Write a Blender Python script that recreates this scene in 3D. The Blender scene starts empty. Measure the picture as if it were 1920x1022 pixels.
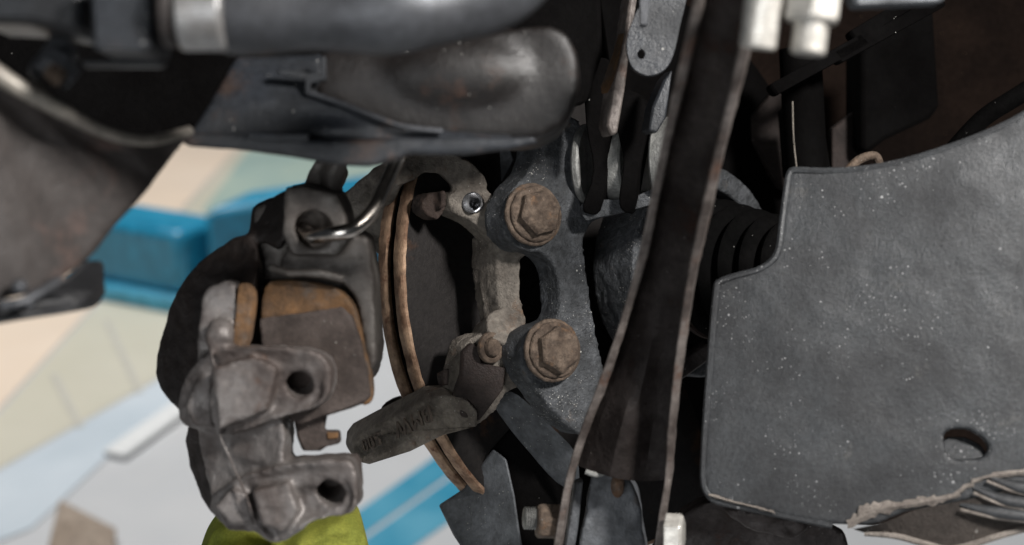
import bpy, bmesh, math, random
from mathutils import Vector, Matrix, noise
from mathutils.geometry import tessellate_polygon

# ------------------------------------------------------------------ camera, world, light, exposure
SC = bpy.context.scene
COL = SC.collection
PITCH = math.radians(20)
CAM = Vector((0, 0, 1.35))
RT = Vector((1, 0, 0))
FW = Vector((0, math.cos(PITCH), -math.sin(PITCH)))
UP = Vector((0, math.sin(PITCH), math.cos(PITCH)))
K = 0.72 / 1920.0                      # metres per photo pixel at one metre

cam_d = bpy.data.cameras.new('camera')
cam_d.lens = 50; cam_d.sensor_width = 36; cam_d.clip_start = 0.01; cam_d.clip_end = 100
cam_d.dof.use_dof = True; cam_d.dof.focus_distance = 0.69; cam_d.dof.aperture_fstop = 6.8
cam_o = bpy.data.objects.new('camera', cam_d); COL.objects.link(cam_o)
cam_o.location = CAM; cam_o.rotation_euler = (math.pi / 2 - PITCH, 0, 0)
SC.camera = cam_o

W = bpy.data.worlds.new('World'); SC.world = W; W.use_nodes = True
W.node_tree.nodes['Background'].inputs[0].default_value = (0.80, 0.88, 1.0, 1)
W.node_tree.nodes['Background'].inputs[1].default_value = 0.03
SC.view_settings.view_transform = 'Standard'; SC.view_settings.look = 'None'
SC.view_settings.exposure = 0.0; SC.view_settings.gamma = 1.0

def V(x, y, z):                        # right, forward, up as the photographer sees them
    return RT * x + FW * y + UP * z

def lamp(name, at, target, size, power, color, size_y=None):
    l = bpy.data.lights.new(name, 'AREA'); l.energy = power; l.color = color; l.size = size
    if size_y: l.shape = 'RECTANGLE'; l.size_y = size_y
    o = bpy.data.objects.new(name, l); COL.objects.link(o)
    o.location = at
    o.rotation_euler = (target - at).to_track_quat('-Z', 'Y').to_euler()
    return o

lamp('work_lamp', CAM + V(0.39, 0.06, 0.33), CAM + V(0.04, 0.64, 0.0), 0.09, 9.5, (1.0, 0.97, 0.94))
lamp('fill_light', CAM + V(-0.50, -1.0, -0.32), CAM + V(-0.05, 0.6, 0), 0.80, 8.5, (0.94, 0.97, 1.0))  # added fill from behind the camera, not a known lamp of the bay
lamp('ceiling_light', Vector((-1.2, 3.6, 4.2)), Vector((-0.6, 3.3, 0)), 2.4, 190.0, (1.0, 0.98, 0.96), 0.6)

# ------------------------------------------------------------------ helpers
def P(px, py, d):
    return CAM + V((px - 960) * K * d, d, -(py - 511) * K * d)

def floor_pt(px, py, z=0.0):
    r = V((px - 960) * K, 1, -(py - 511) * K)
    t = (z - CAM.z) / r.z
    return CAM + r * t

def on_plane(px, py, ref, n):          # point seen at (px, py) on the plane through ref with normal n
    r = V((px - 960) * K, 1, -(py - 511) * K)
    return CAM + r * ((ref - CAM).dot(n) / r.dot(n))

def spline(pts, n=5, closed=True):
    out = []; m = len(pts)
    pts = [tuple(p) for p in pts]
    rng = range(m) if closed else range(m - 1)
    for i in rng:
        g = (lambda j: pts[j % m]) if closed else (lambda j: pts[min(max(j, 0), m - 1)])
        p0, p1, p2, p3 = g(i - 1), g(i), g(i + 1), g(i + 2)
        for k in range(n):
            t = k / n
            out.append(tuple(0.5 * (2 * b + (c - a) * t + (2 * a - 5 * b + 4 * c - d) * t * t + (3 * b - a - 3 * c + d) * t ** 3)
                             for a, b, c, d in zip(p0, p1, p2, p3)))
    if not closed: out.append(pts[-1])
    return out

def pts3(poly, d):
    return [(p[0], p[1], p[2] if len(p) > 2 else d) for p in poly]

def slab(bm, poly, d=0.6, thick=0.01, ext=None, smooth=0, holes=(), plane=None):
    """a solid whose front outline is poly and which runs back along ext for thick"""
    ext = (ext or FW).normalized() * thick
    loops = [pts3(poly, d)] + [pts3(h, d) for h in holes]
    if smooth: loops = [spline(l, smooth) for l in loops]
    flat = [[Vector((p[0], p[1], 0)) for p in l] for l in loops]
    front = [(on_plane(p[0], p[1], *plane) if plane else P(*p)) for l in loops for p in l]
    tris = tessellate_polygon(flat)
    a = [bm.verts.new(v) for v in front]; b = [bm.verts.new(v + ext) for v in front]
    for t in tris:
        try:
            bm.faces.new([a[i] for i in t]); bm.faces.new([b[i] for i in reversed(t)])
        except ValueError: pass
    o = 0
    for l in loops:
        m = len(l)
        for i in range(m):
            j = (i + 1) % m
            bm.faces.new((a[o + i], b[o + i], b[o + j], a[o + j]))
        o += m
    return bm

def frame(axis):
    z = axis.normalized()
    x = UP.cross(z) if abs(UP.dot(z)) < 0.95 else RT.cross(z)
    x.normalize(); return x, z.cross(x), z

def lathe(bm, prof, origin, axis, seg=40, a0=0.0, a1=2 * math.pi):
    """prof: (radius, height along axis); closed around"""
    x, y, z = frame(axis)
    full = abs(a1 - a0 - 2 * math.pi) < 1e-6
    n = seg if full else seg + 1
    rows = []
    for r, h in prof:
        rows.append([bm.verts.new(origin + z * h + (x * math.cos(a0 + (a1 - a0) * i / seg) + y * math.sin(a0 + (a1 - a0) * i / seg)) * max(r, 1e-5)) for i in range(n)])
    for q in range(len(rows) - 1):
        for i in range(seg):
            j = (i + 1) % n
            bm.faces.new((rows[q][i], rows[q][j], rows[q + 1][j], rows[q + 1][i]))
    if full:
        if prof[0][0] <= 0: bm.faces.new(rows[0])
        if prof[-1][0] <= 0: bm.faces.new(rows[-1][::-1])
    if not full:
        bm.faces.new([r[0] for r in rows]); bm.faces.new([r[-1] for r in reversed(rows)])
    return bm

def cyl(bm, origin, axis, r, h, r2=None, seg=32):
    r2 = r if r2 is None else r2
    return lathe(bm, [(0, 0), (r, 0), (r2, h), (0, h)], origin, axis, seg)

def ring(bm, origin, axis, ri, ro, h, seg=48, a0=0.0, a1=2 * math.pi):
    return lathe(bm, [(ri, 0), (ro, 0), (ro, h), (ri, h), (ri, 0)], origin, axis, seg, a0, a1)

def prism(bm, origin, axis, r, h, n=6, rot=0.0, chamfer=0.0):
    x, y, z = frame(axis)
    lv = [(r, 0), (r, h - chamfer), (r - chamfer * 1.2, h)] if chamfer else [(r, 0), (r, h)]
    rows = [[bm.verts.new(origin + z * hh + (x * math.cos(rot + 2 * math.pi * i / n) + y * math.sin(rot + 2 * math.pi * i / n)) * rr) for i in range(n)] for rr, hh in lv]
    for q in range(len(rows) - 1):
        for i in range(n):
            bm.faces.new((rows[q][i], rows[q][(i + 1) % n], rows[q + 1][(i + 1) % n], rows[q + 1][i]))
    bm.faces.new(rows[0][::-1]); bm.faces.new(rows[-1])
    return bm

def tube(bm, pts, radii, seg=16, flat=1.0):
    if not isinstance(radii, (list, tuple)): radii = [radii] * len(pts)
    rows = []; nx = None
    for i, p in enumerate(pts):
        t = (pts[min(i + 1, len(pts) - 1)] - pts[max(i - 1, 0)]).normalized()
        if nx is None:
            nx = t.orthogonal().normalized()
        nx = (nx - t * nx.dot(t)).normalized(); ny = t.cross(nx)
        rows.append([bm.verts.new(p + (nx * math.cos(2 * math.pi * k / seg) + ny * math.sin(2 * math.pi * k / seg) * flat) * radii[i]) for k in range(seg)])
    for q in range(len(rows) - 1):
        for k in range(seg):
            bm.faces.new((rows[q][k], rows[q][(k + 1) % seg], rows[q + 1][(k + 1) % seg], rows[q + 1][k]))
    bm.faces.new(rows[0][::-1]); bm.faces.new(rows[-1])
    return bm

def curve3(pts, n=6, d=0.6):
    return [P(*p) for p in spline(pts3(pts, d), n, False)]

def ball(bm, c, rx, ry, rz, axis=None):
    m = Matrix.Translation(c)
    x, y, z = frame(axis or FW)
    rot = Matrix((x, y, z)).transposed().to_4x4()
    bmesh.ops.create_uvsphere(bm, u_segments=24, v_segments=14, radius=1.0, matrix=m @ rot @ Matrix.Diagonal((rx, ry, rz, 1)))
    return bm

def box(bm, c, sx, sy, sz, rot=None):
    m = Matrix.Translation(c) @ ((rot or Matrix((RT, FW, UP)).transposed()).to_4x4()) @ Matrix.Diagonal((sx, sy, sz, 1))
    bmesh.ops.create_cube(bm, size=1.0, matrix=m)
    return bm

NB = bmesh.new

def obj(name, bm, mat, parent=None, smooth=True, bevel=0.0, seg=2, recalc=True):
    if recalc: bmesh.ops.recalc_face_normals(bm, faces=bm.faces)
    me = bpy.data.meshes.new(name); bm.to_mesh(me); bm.free()
    return mesh_obj(name, me, mat, parent, smooth, bevel, seg)

def mesh_obj(name, me, mat, parent=None, smooth=True, bevel=0.0, seg=2):
    me.materials.clear(); me.materials.append(mat)
    o = bpy.data.objects.new(name, me); COL.objects.link(o)
    if parent is not None: set_parent(o, parent)
    if bevel:
        b = o.modifiers.new('bevel', 'BEVEL'); b.width = bevel; b.segments = seg; b.limit_method = 'ANGLE'; b.angle_limit = math.radians(38); b.harden_normals = False
    if smooth:
        for p in me.polygons: p.use_smooth = True
        me.set_sharp_from_angle(angle=math.radians(38))
    return o

def set_parent(o, parent):             # every mesh is modelled in world space
    o.parent = parent
    if parent.type == 'EMPTY': o.matrix_parent_inverse = Matrix.Translation(-parent.location)

def temp(bm):
    bmesh.ops.recalc_face_normals(bm, faces=bm.faces)
    me = bpy.data.meshes.new('tmp'); bm.to_mesh(me); bm.free()
    o = bpy.data.objects.new('tmp', me); COL.objects.link(o); return o

CLOUD = {}
def clouds(scale):
    if scale not in CLOUD:
        t = bpy.data.textures.new('cast_grain', 'CLOUDS'); t.noise_scale = scale; t.noise_depth = 3; CLOUD[scale] = t
    return CLOUD[scale]

def cast(name, bms, mat, parent=None, voxel=0.0011, iters=6, cuts=None, rough=0.0006, rscale=0.008):
    """solids melted into one casting: voxel union, cut-outs, rounding, sand-cast unevenness"""
    src = []
    for b in (bms if isinstance(bms, list) else [bms]): src.append(b)
    base = temp(src[0])
    r = base.modifiers.new('r', 'REMESH'); r.mode = 'VOXEL'; r.voxel_size = voxel
    cutter = None
    if cuts is not None:
        cutter = temp(cuts)
        b = base.modifiers.new('b', 'BOOLEAN'); b.operation = 'DIFFERENCE'; b.object = cutter; b.solver = 'MANIFOLD'
        r2 = base.modifiers.new('r2', 'REMESH'); r2.mode = 'VOXEL'; r2.voxel_size = voxel
    s = base.modifiers.new('s', 'SMOOTH'); s.factor = 0.5; s.iterations = iters
    if rough:
        dm = base.modifiers.new('d', 'DISPLACE'); dm.texture = clouds(rscale); dm.strength = rough * 2; dm.mid_level = 0.5; dm.texture_coords = 'GLOBAL'
    dg = bpy.context.evaluated_depsgraph_get()
    me = bpy.data.meshes.new_from_object(base.evaluated_get(dg))
    me.name = name
    for o in (base, cutter):
        if o is not None:
            m = o.data; bpy.data.objects.remove(o); bpy.data.meshes.remove(m)
    o = mesh_obj(name, me, mat, parent, smooth=False)
    for p in me.polygons: p.use_smooth = True
    return o

def tag(o, label, cat, group=None):
    o['label'] = label; o['category'] = cat
    if group: o['group'] = group
    return o

def thing(name, at, label, cat, group=None):
    o = bpy.data.objects.new(name, None); COL.objects.link(o); o.location = at; o.empty_display_size = 0.01
    return tag(o, label, cat, group)

def lin(c):
    return tuple(((v / 255) / 12.92 if v / 255 <= 0.04045 else ((v / 255 + 0.055) / 1.055) ** 2.4) for v in c[:3]) + (1.0,)

# ------------------------------------------------------------------ materials
def grime(name, base, second=None, mix=0.5, scale=40, rough=0.6, metal=0.0, specks=0.0, speck_col=(190, 188, 182), speck_scale=420,
          rust=None, rust_amt=0.0, rust_scale=25, bump=0.25, bump_scale=350, dist=0.0012, rvar=0.18, spec=0.5, grain=(0.72, 1.22)):
    m = bpy.data.materials.new(name); m.use_nodes = True
    nt = m.node_tree; N = nt.nodes; L = nt.links
    b = N['Principled BSDF']
    geo = N.new('ShaderNodeNewGeometry')
    def nz(sc, det=6.0, ro=0.6):
        n = N.new('ShaderNodeTexNoise'); n.inputs['Scale'].default_value = sc; n.inputs['Detail'].default_value = det; n.inputs['Roughness'].default_value = ro
        L.new(geo.outputs['Position'], n.inputs['Vector']); return n
    def ramp(src, lo, hi):
        r = N.new('ShaderNodeMapRange'); r.inputs['From Min'].default_value = lo; r.inputs['From Max'].default_value = hi; r.interpolation_type = 'SMOOTHSTEP'
        L.new(src, r.inputs['Value']); return r.outputs['Result']
    def mixc(fac, a, c):
        x = N.new('ShaderNodeMix'); x.data_type = 'RGBA'
        L.new(fac, x.inputs['Factor'])
        for s, v in ((x.inputs[6], a), (x.inputs[7], c)):
            if isinstance(v, tuple): s.default_value = v
            else: L.new(v, s)
        return x.outputs[2]
    col = lin(base)
    n1 = nz(scale)
    if second:
        col = mixc(ramp(n1.outputs['Fac'], 0.5 - 0.18 + (0.5 - mix) * 0.4, 0.5 + 0.18 + (0.5 - mix) * 0.4), col, lin(second))
    if rust and rust_amt > 0:
        n2 = nz(rust_scale, 8, 0.7)
        col = mixc(ramp(n2.outputs['Fac'], 0.66 - rust_amt * 0.35, 0.76 - rust_amt * 0.3), col, lin(rust))
    n3 = nz(bump_scale, 4, 0.65)
    dk = N.new('ShaderNodeMix'); dk.data_type = 'RGBA'; dk.blend_type = 'MULTIPLY'; dk.inputs['Factor'].default_value = 1.0
    gr = N.new('ShaderNodeMapRange'); gr.inputs['From Min'].default_value = 0.3; gr.inputs['From Max'].default_value = 0.7; gr.inputs['To Min'].default_value = grain[0]; gr.inputs['To Max'].default_value = grain[1]
    L.new(n3.outputs['Fac'], gr.inputs['Value']); L.new(gr.outputs['Result'], dk.inputs[7])
    if isinstance(col, tuple): dk.inputs[6].default_value = col
    else: L.new(col, dk.inputs[6])
    col = dk.outputs[2]
    if specks > 0:
        for sc, amt in ((speck_scale * 2.6, 1.0), (speck_scale * 1.3, 0.22)):
            v = N.new('ShaderNodeTexVoronoi'); v.inputs['Scale'].default_value = sc; L.new(geo.outputs['Position'], v.inputs['Vector'])
            sep = N.new('ShaderNodeSeparateColor'); L.new(v.outputs['Color'], sep.inputs['Color'])
            big = nz(35, 3, 0.6)
            th = N.new('ShaderNodeMath'); th.operation = 'MULTIPLY'; L.new(ramp(big.outputs['Fac'], 0.47, 0.72), th.inputs[0]); th.inputs[1].default_value = specks * amt * 2.0
            pick = N.new('ShaderNodeMath'); pick.operation = 'LESS_THAN'; L.new(sep.outputs['Red'], pick.inputs[0]); L.new(th.outputs[0], pick.inputs[1])
            near = N.new('ShaderNodeMath'); near.operation = 'MULTIPLY_ADD'; L.new(sep.outputs['Green'], near.inputs[0]); near.inputs[1].default_value = 0.22; near.inputs[2].default_value = 0.06
            inn = N.new('ShaderNodeMath'); inn.operation = 'LESS_THAN'; L.new(v.outputs['Distance'], inn.inputs[0]); L.new(near.outputs[0], inn.inputs[1])
            f = N.new('ShaderNodeMath'); f.operation = 'MULTIPLY'; L.new(pick.outputs[0], f.inputs[0]); L.new(inn.outputs[0], f.inputs[1])
            fs = N.new('ShaderNodeMath'); fs.operation = 'MULTIPLY'; L.new(f.outputs[0], fs.inputs[0]); L.new(sep.outputs['Blue'], fs.inputs[1])
            col = mixc(fs.outputs[0], col, lin(speck_col))
    L.new(col, b.inputs['Base Color'])
    rr = N.new('ShaderNodeMapRange'); rr.inputs['From Min'].default_value = 0.3; rr.inputs['From Max'].default_value = 0.7
    rr.inputs['To Min'].default_value = max(0.03, rough - rvar); rr.inputs['To Max'].default_value = min(1.0, rough + rvar)
    L.new(n1.outputs['Fac'], rr.inputs['Value']); L.new(rr.outputs['Result'], b.inputs['Roughness'])
    b.inputs['Metallic'].default_value = metal
    b.inputs['Specular IOR Level'].default_value = spec
    if bump:
        bp = N.new('ShaderNodeBump'); bp.inputs['Strength'].default_value = bump; bp.inputs['Distance'].default_value = dist
        n4 = nz(bump_scale * 2.6, 3, 0.7)
        ad = N.new('ShaderNodeMath'); ad.operation = 'MULTIPLY_ADD'; L.new(n4.outputs['Fac'], ad.inputs[0]); ad.inputs[1].default_value = 0.8; L.new(n3.outputs['Fac'], ad.inputs[2])
        L.new(ad.outputs[0], bp.inputs['Height']); L.new(bp.outputs['Normal'], b.inputs['Normal'])
    return m

M = {}
M['bracket'] = grime('bracket_iron', (126, 119, 110), (94, 87, 80), 0.5, 70, 0.75, 0.1, 0.10, rust=(104, 78, 58), rust_amt=0.35, bump=0.85, grain=(0.62, 1.3))
M['bracket_dark'] = grime('brown_rust_scale', (62, 48, 40), (44, 34, 30), 0.5, 60, 0.8, 0.0, 0.03, rust=(110, 72, 46), rust_amt=0.25, bump=0.5)
M['brown_and_shade'] = grime('brown_scale_and_shade', (44, 32, 27), (28, 21, 18), 0.5, 60, 0.75, 0.0, 0.03, rust=(84, 52, 34), rust_amt=0.15, bump=0.6)  # brown plates; on the lower clip it carries the lug's shade
M['letter'] = grime('letter_iron', (84, 75, 67), (66, 58, 52), 0.5, 60, 0.75, 0.1, bump=0.6)
M['knuckle'] = grime('knuckle_iron', (74, 76, 79), (50, 52, 54), 0.5, 80, 0.55, 0.15, 0.6, rust=(84, 76, 70), rust_amt=0.15, rust_scale=60, bump=0.85, grain=(0.55, 1.45))
M['bolt'] = grime('bolt_rust', (106, 91, 78), (70, 58, 49), 0.5, 150, 0.8, 0.1, 0.12, rust=(112, 86, 64), rust_amt=0.3, rust_scale=70, bump=0.8, grain=(0.6, 1.3))
M['rotor_rim'] = grime('rotor_rim_rust', (180, 150, 124), (118, 90, 71), 0.5, 90, 0.75, 0.15, 0.0, rust=(104, 66, 46), rust_amt=0.3, rust_scale=80, bump=0.4)
M['rotor_face'] = grime('rotor_face_iron', (50, 47, 46), (36, 33, 32), 0.5, 30, 0.55, 0.5, 0.0, rust=(76, 56, 44), rust_amt=0.25, bump=0.15)
M['link'] = grime('link_steel_and_light', (126, 118, 113), (66, 58, 54), 0.5, 70, 0.5, 0.25, 0.04, rust=(96, 72, 60), rust_amt=0.3, bump=0.3)  # pale base puts the light caught by the flange edges into colour
M['link_web'] = grime('link_paint', (74, 68, 66), (46, 40, 38), 0.5, 50, 0.42, 0.15, 0.03, rust=(66, 44, 34), rust_amt=0.3, bump=0.4, spec=0.25)
M['shield'] = grime('shield_plastic', (54, 56, 58), (39, 40, 42), 0.5, 30, 0.5, 0.0, 0.6, speck_col=(160, 160, 160), speck_scale=330, rust=(70, 69, 67), rust_amt=0.16, rust_scale=45, bump=0.3, grain=(0.66, 1.32), bump_scale=520)
M['lip'] = grime('lip_plastic', (96, 88, 82), (70, 64, 60), 0.5, 40, 0.7, 0.0, 0.30, speck_scale=380, rust=(140, 132, 124), rust_amt=0.15, bump=0.5)
M['crust'] = grime('dry_mud', (138, 130, 122), (108, 100, 94), 0.5, 120, 0.9, 0.0, 0.0, bump=0.8, bump_scale=500)
M['black'] = grime('black_paint', (40, 42, 45), (26, 26, 28), 0.5, 25, 0.45, 0.0, 0.05, bump=0.2)
M['stamp'] = grime('stamped_steel_paint', (48, 51, 56), (35, 37, 40), 0.5, 30, 0.45, 0.05, 0.10, speck_scale=260, rust=(64, 54, 50), rust_amt=0.2, bump=0.3)
M['stamp_dark'] = grime('stamped_steel_brown', (29, 26, 25), (19, 16, 15), 0.5, 25, 0.45, 0.0, 0.03, rust=(52, 36, 28), rust_amt=0.3, bump=0.25)
M['pipe'] = grime('pipe_metal', (84, 86, 90), (60, 61, 64), 0.5, 18, 0.48, 0.35, 0.02, rust=(120, 102, 88), rust_amt=0.1, bump=0.2)
M['alu'] = grime('bare_aluminium', (160, 160, 160), (128, 124, 120), 0.5, 40, 0.42, 0.5, 0.0, bump=0.2)
M['zinc'] = grime('zinc_plate', (206, 203, 196), (172, 168, 160), 0.5, 60, 0.35, 0.35, 0.0, bump=0.15)
M['arm'] = grime('arm_paint', (62, 56, 53), (46, 41, 39), 0.5, 14, 0.6, 0.05, 0.0, rust=(78, 62, 56), rust_amt=0.2, bump=0.3)
M['arm_edge'] = grime('arm_edge_metal', (150, 144, 134), (112, 106, 100), 0.5, 30, 0.55, 0.2, 0.0, bump=0.2)
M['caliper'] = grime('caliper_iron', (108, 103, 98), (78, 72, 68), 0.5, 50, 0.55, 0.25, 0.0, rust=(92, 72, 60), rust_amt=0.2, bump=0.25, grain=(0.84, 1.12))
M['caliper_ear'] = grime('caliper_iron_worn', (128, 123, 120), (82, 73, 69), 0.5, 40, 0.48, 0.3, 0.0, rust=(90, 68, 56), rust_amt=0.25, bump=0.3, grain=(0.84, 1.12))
M['caliper_shade'] = grime('caliper_iron_shaded', (46, 38, 34), (28, 22, 20), 0.5, 35, 0.6, 0.1, 0.0, rust=(92, 66, 44), rust_amt=0.15, bump=0.4)  # darker copy of the caliper iron, left-side shade put into the colour
M['pad'] = grime('pad_compound', (70, 60, 55), (54, 46, 42), 0.5, 70, 0.85, 0.0, 0.02, bump=0.4, bump_scale=600)
M['rust'] = grime('orange_rust', (112, 80, 47), (76, 60, 46), 0.5, 80, 0.85, 0.0, 0.0, rust=(92, 80, 70), rust_amt=0.35, bump=0.5)
M['wire'] = grime('bright_steel_wire', (220, 214, 206), (196, 182, 170), 0.4, 50, 0.26, 1.0, 0.0, bump=0.08, rvar=0.06)
M['thread'] = grime('cut_thread_steel', (200, 200, 202), (170, 170, 172), 0.5, 100, 0.25, 0.9, 0.0, bump=0.05)
M['rubber'] = grime('black_rubber', (11, 10, 10), (7, 7, 7), 0.5, 30, 0.8, 0.0, 0.03, bump=0.25, spec=0.04)
M['void'] = grime('brown_felt', (34, 26, 22), (24, 19, 17), 0.5, 20, 0.9, 0.0, 0.04, speck_col=(110, 92, 72), bump=0.5, spec=0.03)
M['tar_and_shade'] = grime('black_underseal_and_shade', (9, 8, 8), (6, 5, 5), 0.5, 20, 0.9, 0.0, 0.02, bump=0.3, spec=0.06)  # black coat; on the inner and cavity panels it stands for shade
M['bushing'] = grime('bushing_metal', (150, 150, 146), (104, 104, 102), 0.5, 70, 0.5, 0.3, 0.20, bump=0.5)
M['plate_grey'] = grime('dusty_grey_steel', (100, 103, 107), (72, 74, 77), 0.5, 70, 0.55, 0.1, 0.14, rust=(86, 80, 76), rust_amt=0.15, bump=0.35)

# inboard direction of the wheel axis
AX = V(0.64, -0.77, 0.03).normalized()
OUT = -AX

# ------------------------------------------------------------------ the place: floor and car body
def sheet(name, poly, z, mat, kind=None):
    bm = NB(); vs = [bm.verts.new(p if isinstance(p, Vector) else floor_pt(p[0], p[1], z)) for p in poly]
    bm.faces.new(vs); bmesh.ops.recalc_face_normals(bm, faces=bm.faces)
    if bm.faces[:][0].normal.z < 0: bmesh.ops.reverse_faces(bm, faces=bm.faces)
    o = obj(name, bm, mat, smooth=False, recalc=False)
    if kind: o['kind'] = kind
    return o

M['floor'] = grime('floor_coat', (212, 213, 214), (200, 203, 206), 0.5, 1.5, 0.35, 0.0, bump=0.05, bump_scale=1.2, grain=(0.93, 1.05), rvar=0.08)
M['floor_khaki'] = grime('floor_tile_khaki', (212, 208, 192), (202, 199, 182), 0.5, 2.0, 0.4, 0.0, bump=0.05, bump_scale=1.2, grain=(0.93, 1.05), rvar=0.08)
M['floor_peach'] = grime('floor_peach', (236, 220, 202), (228, 210, 190), 0.5, 2.0, 0.5, 0.0, bump=0.05, bump_scale=1.2, grain=(0.93, 1.05))
M['floor_teal'] = grime('floor_pale_teal', (166, 190, 184), (178, 194, 180), 0.5, 3.0, 0.4, 0.0, bump=0.05, bump_scale=1.2, grain=(0.93, 1.05))
M['floor_ice'] = grime('floor_ice_blue', (200, 212, 221), (206, 216, 224), 0.5, 3.0, 0.4, 0.0, bump=0.05, bump_scale=1.2, grain=(0.93, 1.05))
M['floor_blue'] = grime('floor_blue_paint', (50, 146, 180), (84, 164, 192), 0.5, 4.0, 0.4, 0.0, bump=0.05, bump_scale=1.2, grain=(0.93, 1.05))
M['joint'] = grime('floor_joint', (192, 190, 180), None, 0.5, 4.0, 0.7, 0.0, bump=0.0)
M['blue_box'] = grime('blue_enamel', (34, 130, 166), (44, 138, 172), 0.5, 4.0, 0.35, 0.0, bump=0.03, bump_scale=30)
M['blue_pale'] = grime('pale_blue_enamel', (76, 166, 200), (84, 172, 204), 0.5, 4.0, 0.4, 0.0, bump=0.03, bump_scale=30)
M['card'] = grime('cardboard', (160, 146, 132), (148, 134, 120), 0.5, 8.0, 0.9, 0.0, bump=0.1, bump_scale=60)
M['white'] = grime('white_plastic', (238, 240, 240), (232, 234, 234), 0.5, 8.0, 0.4, 0.0, bump=0.0)
M['cloth'] = grime('yellow_green_cloth', (186, 186, 88), (160, 172, 84), 0.5, 16, 0.9, 0.0, bump=0.5, bump_scale=900, spec=0.2)

sheet('floor', [Vector((-9, -5, 0)), Vector((9, -5, 0)), Vector((9, 14, 0)), Vector((-9, 14, 0))], 0, M['floor'], 'structure')
sheet('floor_tiling', [(-700, 1440), (-60, 840), (455, 270), (900, -200), (1500, 60), (960, 330), (330, 690), (-40, 900), (-700, 1660)], 0.0015, M['floor_khaki'], 'structure')
sheet('floor_paint', [(-700, 1430), (-60, 830), (452, 270), (890, -200), (560, -300), (-900, 800)], 0.003, M['floor_peach'], 'structure')
sheet('floor_tiling', [(380, 395), (450, 300), (540, 180), (1000, 60), (1000, 200), (700, 440), (500, 520)], 0.003, M['floor_teal'], 'structure')
sheet('floor_paint', [(-40, 905), (330, 695), (420, 700), (240, 820), (60, 990), (-120, 1060)], 0.003, M['floor_ice'], 'structure')
for q, (a, b, w) in enumerate((((640, 1006), (1000, 752), 26), ((640, 1082), (1010, 818), 40))):
    sheet('painted_stripe', [(a[0], a[1] - w), (b[0], b[1] - w), (b[0], b[1] + w), (a[0], a[1] + w)], 0.0015, M['floor_blue'], 'structure')
for (x0, y0, x1, y1) in ((200, 600, 262, 735), (100, 700, 150, 800)):
    a, b = floor_pt(x0, y0, 0.0045), floor_pt(x1, y1, 0.0045)
    n = (b - a).cross(Vector((0, 0, 1))).normalized() * 0.008
    sheet('floor_joint', [a - n, b - n, b + n, a + n], 0.009, M['joint'], 'structure')

# blue machine base standing on the floor, pale plinth in front
cab = thing('machine_base', floor_pt(250, 560), 'blue enamelled machine base with pale blue plinth on the bright floor', 'machine base')
def block(name, foot, h, mat, parent, bevel=0.01):
    bm = NB(); lo = [bm.verts.new(Vector((p.x, p.y, p.z))) for p in foot]; hi = [bm.verts.new(Vector((p.x, p.y, p.z + h))) for p in foot]
    bm.faces.new(lo[::-1]); bm.faces.new(hi)
    for i in range(len(foot)):
        j = (i + 1) % len(foot); bm.faces.new((lo[i], lo[j], hi[j], hi[i]))
    return obj(name, bm, mat, parent, bevel=bevel)
f0, f1 = floor_pt(120, 552), floor_pt(350, 595)
back = Vector((0.10, 0.16, 0))
block('plinth', [f0, f1, f1 + back, f0 + back], 0.045, M['blue_pale'], cab)
up = Vector((0, 0, 0.045)); ins = Vector((0.01, 0.03, 0))
g0, g1 = f0 + up + ins, f1 + up + ins + Vector((-0.02, 0, 0))
block('housing', [g0, g1, g1 + back * 0.9, g0 + back * 0.9], 0.17, M['blue_box'], cab, 0.02)
side = thing('equipment_cabinet', floor_pt(440, 520), 'blue enamelled cabinet side behind the hanging caliper', 'cabinet')
h0 = g1 + Vector((0.06, 0.02, -0.045)); 
block('housing', [h0, h0 + Vector((0.42, 0.22, 0)), h0 + Vector((0.50, 0.40, 0)), h0 + Vector((0.08, 0.18, 0))], 0.27, M['blue_box'], side, 0.02)
block('plinth', [h0 + Vector((0.0, -0.03, 0)), h0 + Vector((0.45, 0.2, 0)), h0 + Vector((0.44, 0.21, 0)), h0 + Vector((0.01, -0.01, 0))], 0.06, M['blue_pale'], side, 0.003)

# cardboard and white bar lying on the floor
bm = NB(); q = [floor_pt(*p, 0.012) for p in ((112, 945), (218, 1000), (215, 1080), (80, 1080))]
a = [bm.verts.new(p) for p in q]; b = [bm.verts.new(p + Vector((0, 0, 0.012))) for p in q]
bm.faces.new(a[::-1]); bm.faces.new(b)
for i in range(4): bm.faces.new((a[i], a[(i + 1) % 4], b[(i + 1) % 4], b[i]))
tag(obj('cardboard_sheet', bm, M['card'], bevel=0.003), 'brown cardboard sheet lying on the bright workshop floor', 'cardboard')
bm = NB(); wa, wb = floor_pt(214, 858, 0.004), floor_pt(480, 668, 0.004); wd = (wb - wa).normalized(); wn = wd.cross(Vector((0, 0, 1)))
box(bm, (wa + wb) / 2 + Vector((0, 0, 0.006)), (wb - wa).length, 0.055, 0.012, Matrix((wd, wn, Vector((0, 0, 1)))).transposed())
tag(obj('white_bar', bm, M['white'], bevel=0.004), 'plain white flat bar lying on the bright workshop floor', 'bar')

# car body: unseen underside sheet added to block overhead light, wheel arch lining behind
bm = NB(); c = CAM + Vector((0.25, 0.75, 0.42))
box(bm, c, 1.9, 1.5, 0.03, Matrix.Identity(3))
o = obj('underbody_blocker', bm, M['tar_and_shade'], bevel=0.004)
tag(o, 'unseen black underbody sheet added above the suspension to block overhead light', 'light blocker')
bm = NB()
slab(bm, [(1175, -400), (2500, -400), (2500, 1000, 0.9), (1640, 985, 0.92), (1420, 960, 0.94), (1300, 850), (1230, 880), (1100, 860), (1080, 700), (1040, 560), (1100, 300), (1165, 118)], 1.0, 0.006)
arch = obj('wheel_arch_liner', bm, M['void'])
tag(arch, 'brown felt wheel arch liner deep behind the driveshaft', 'arch liner')

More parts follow.
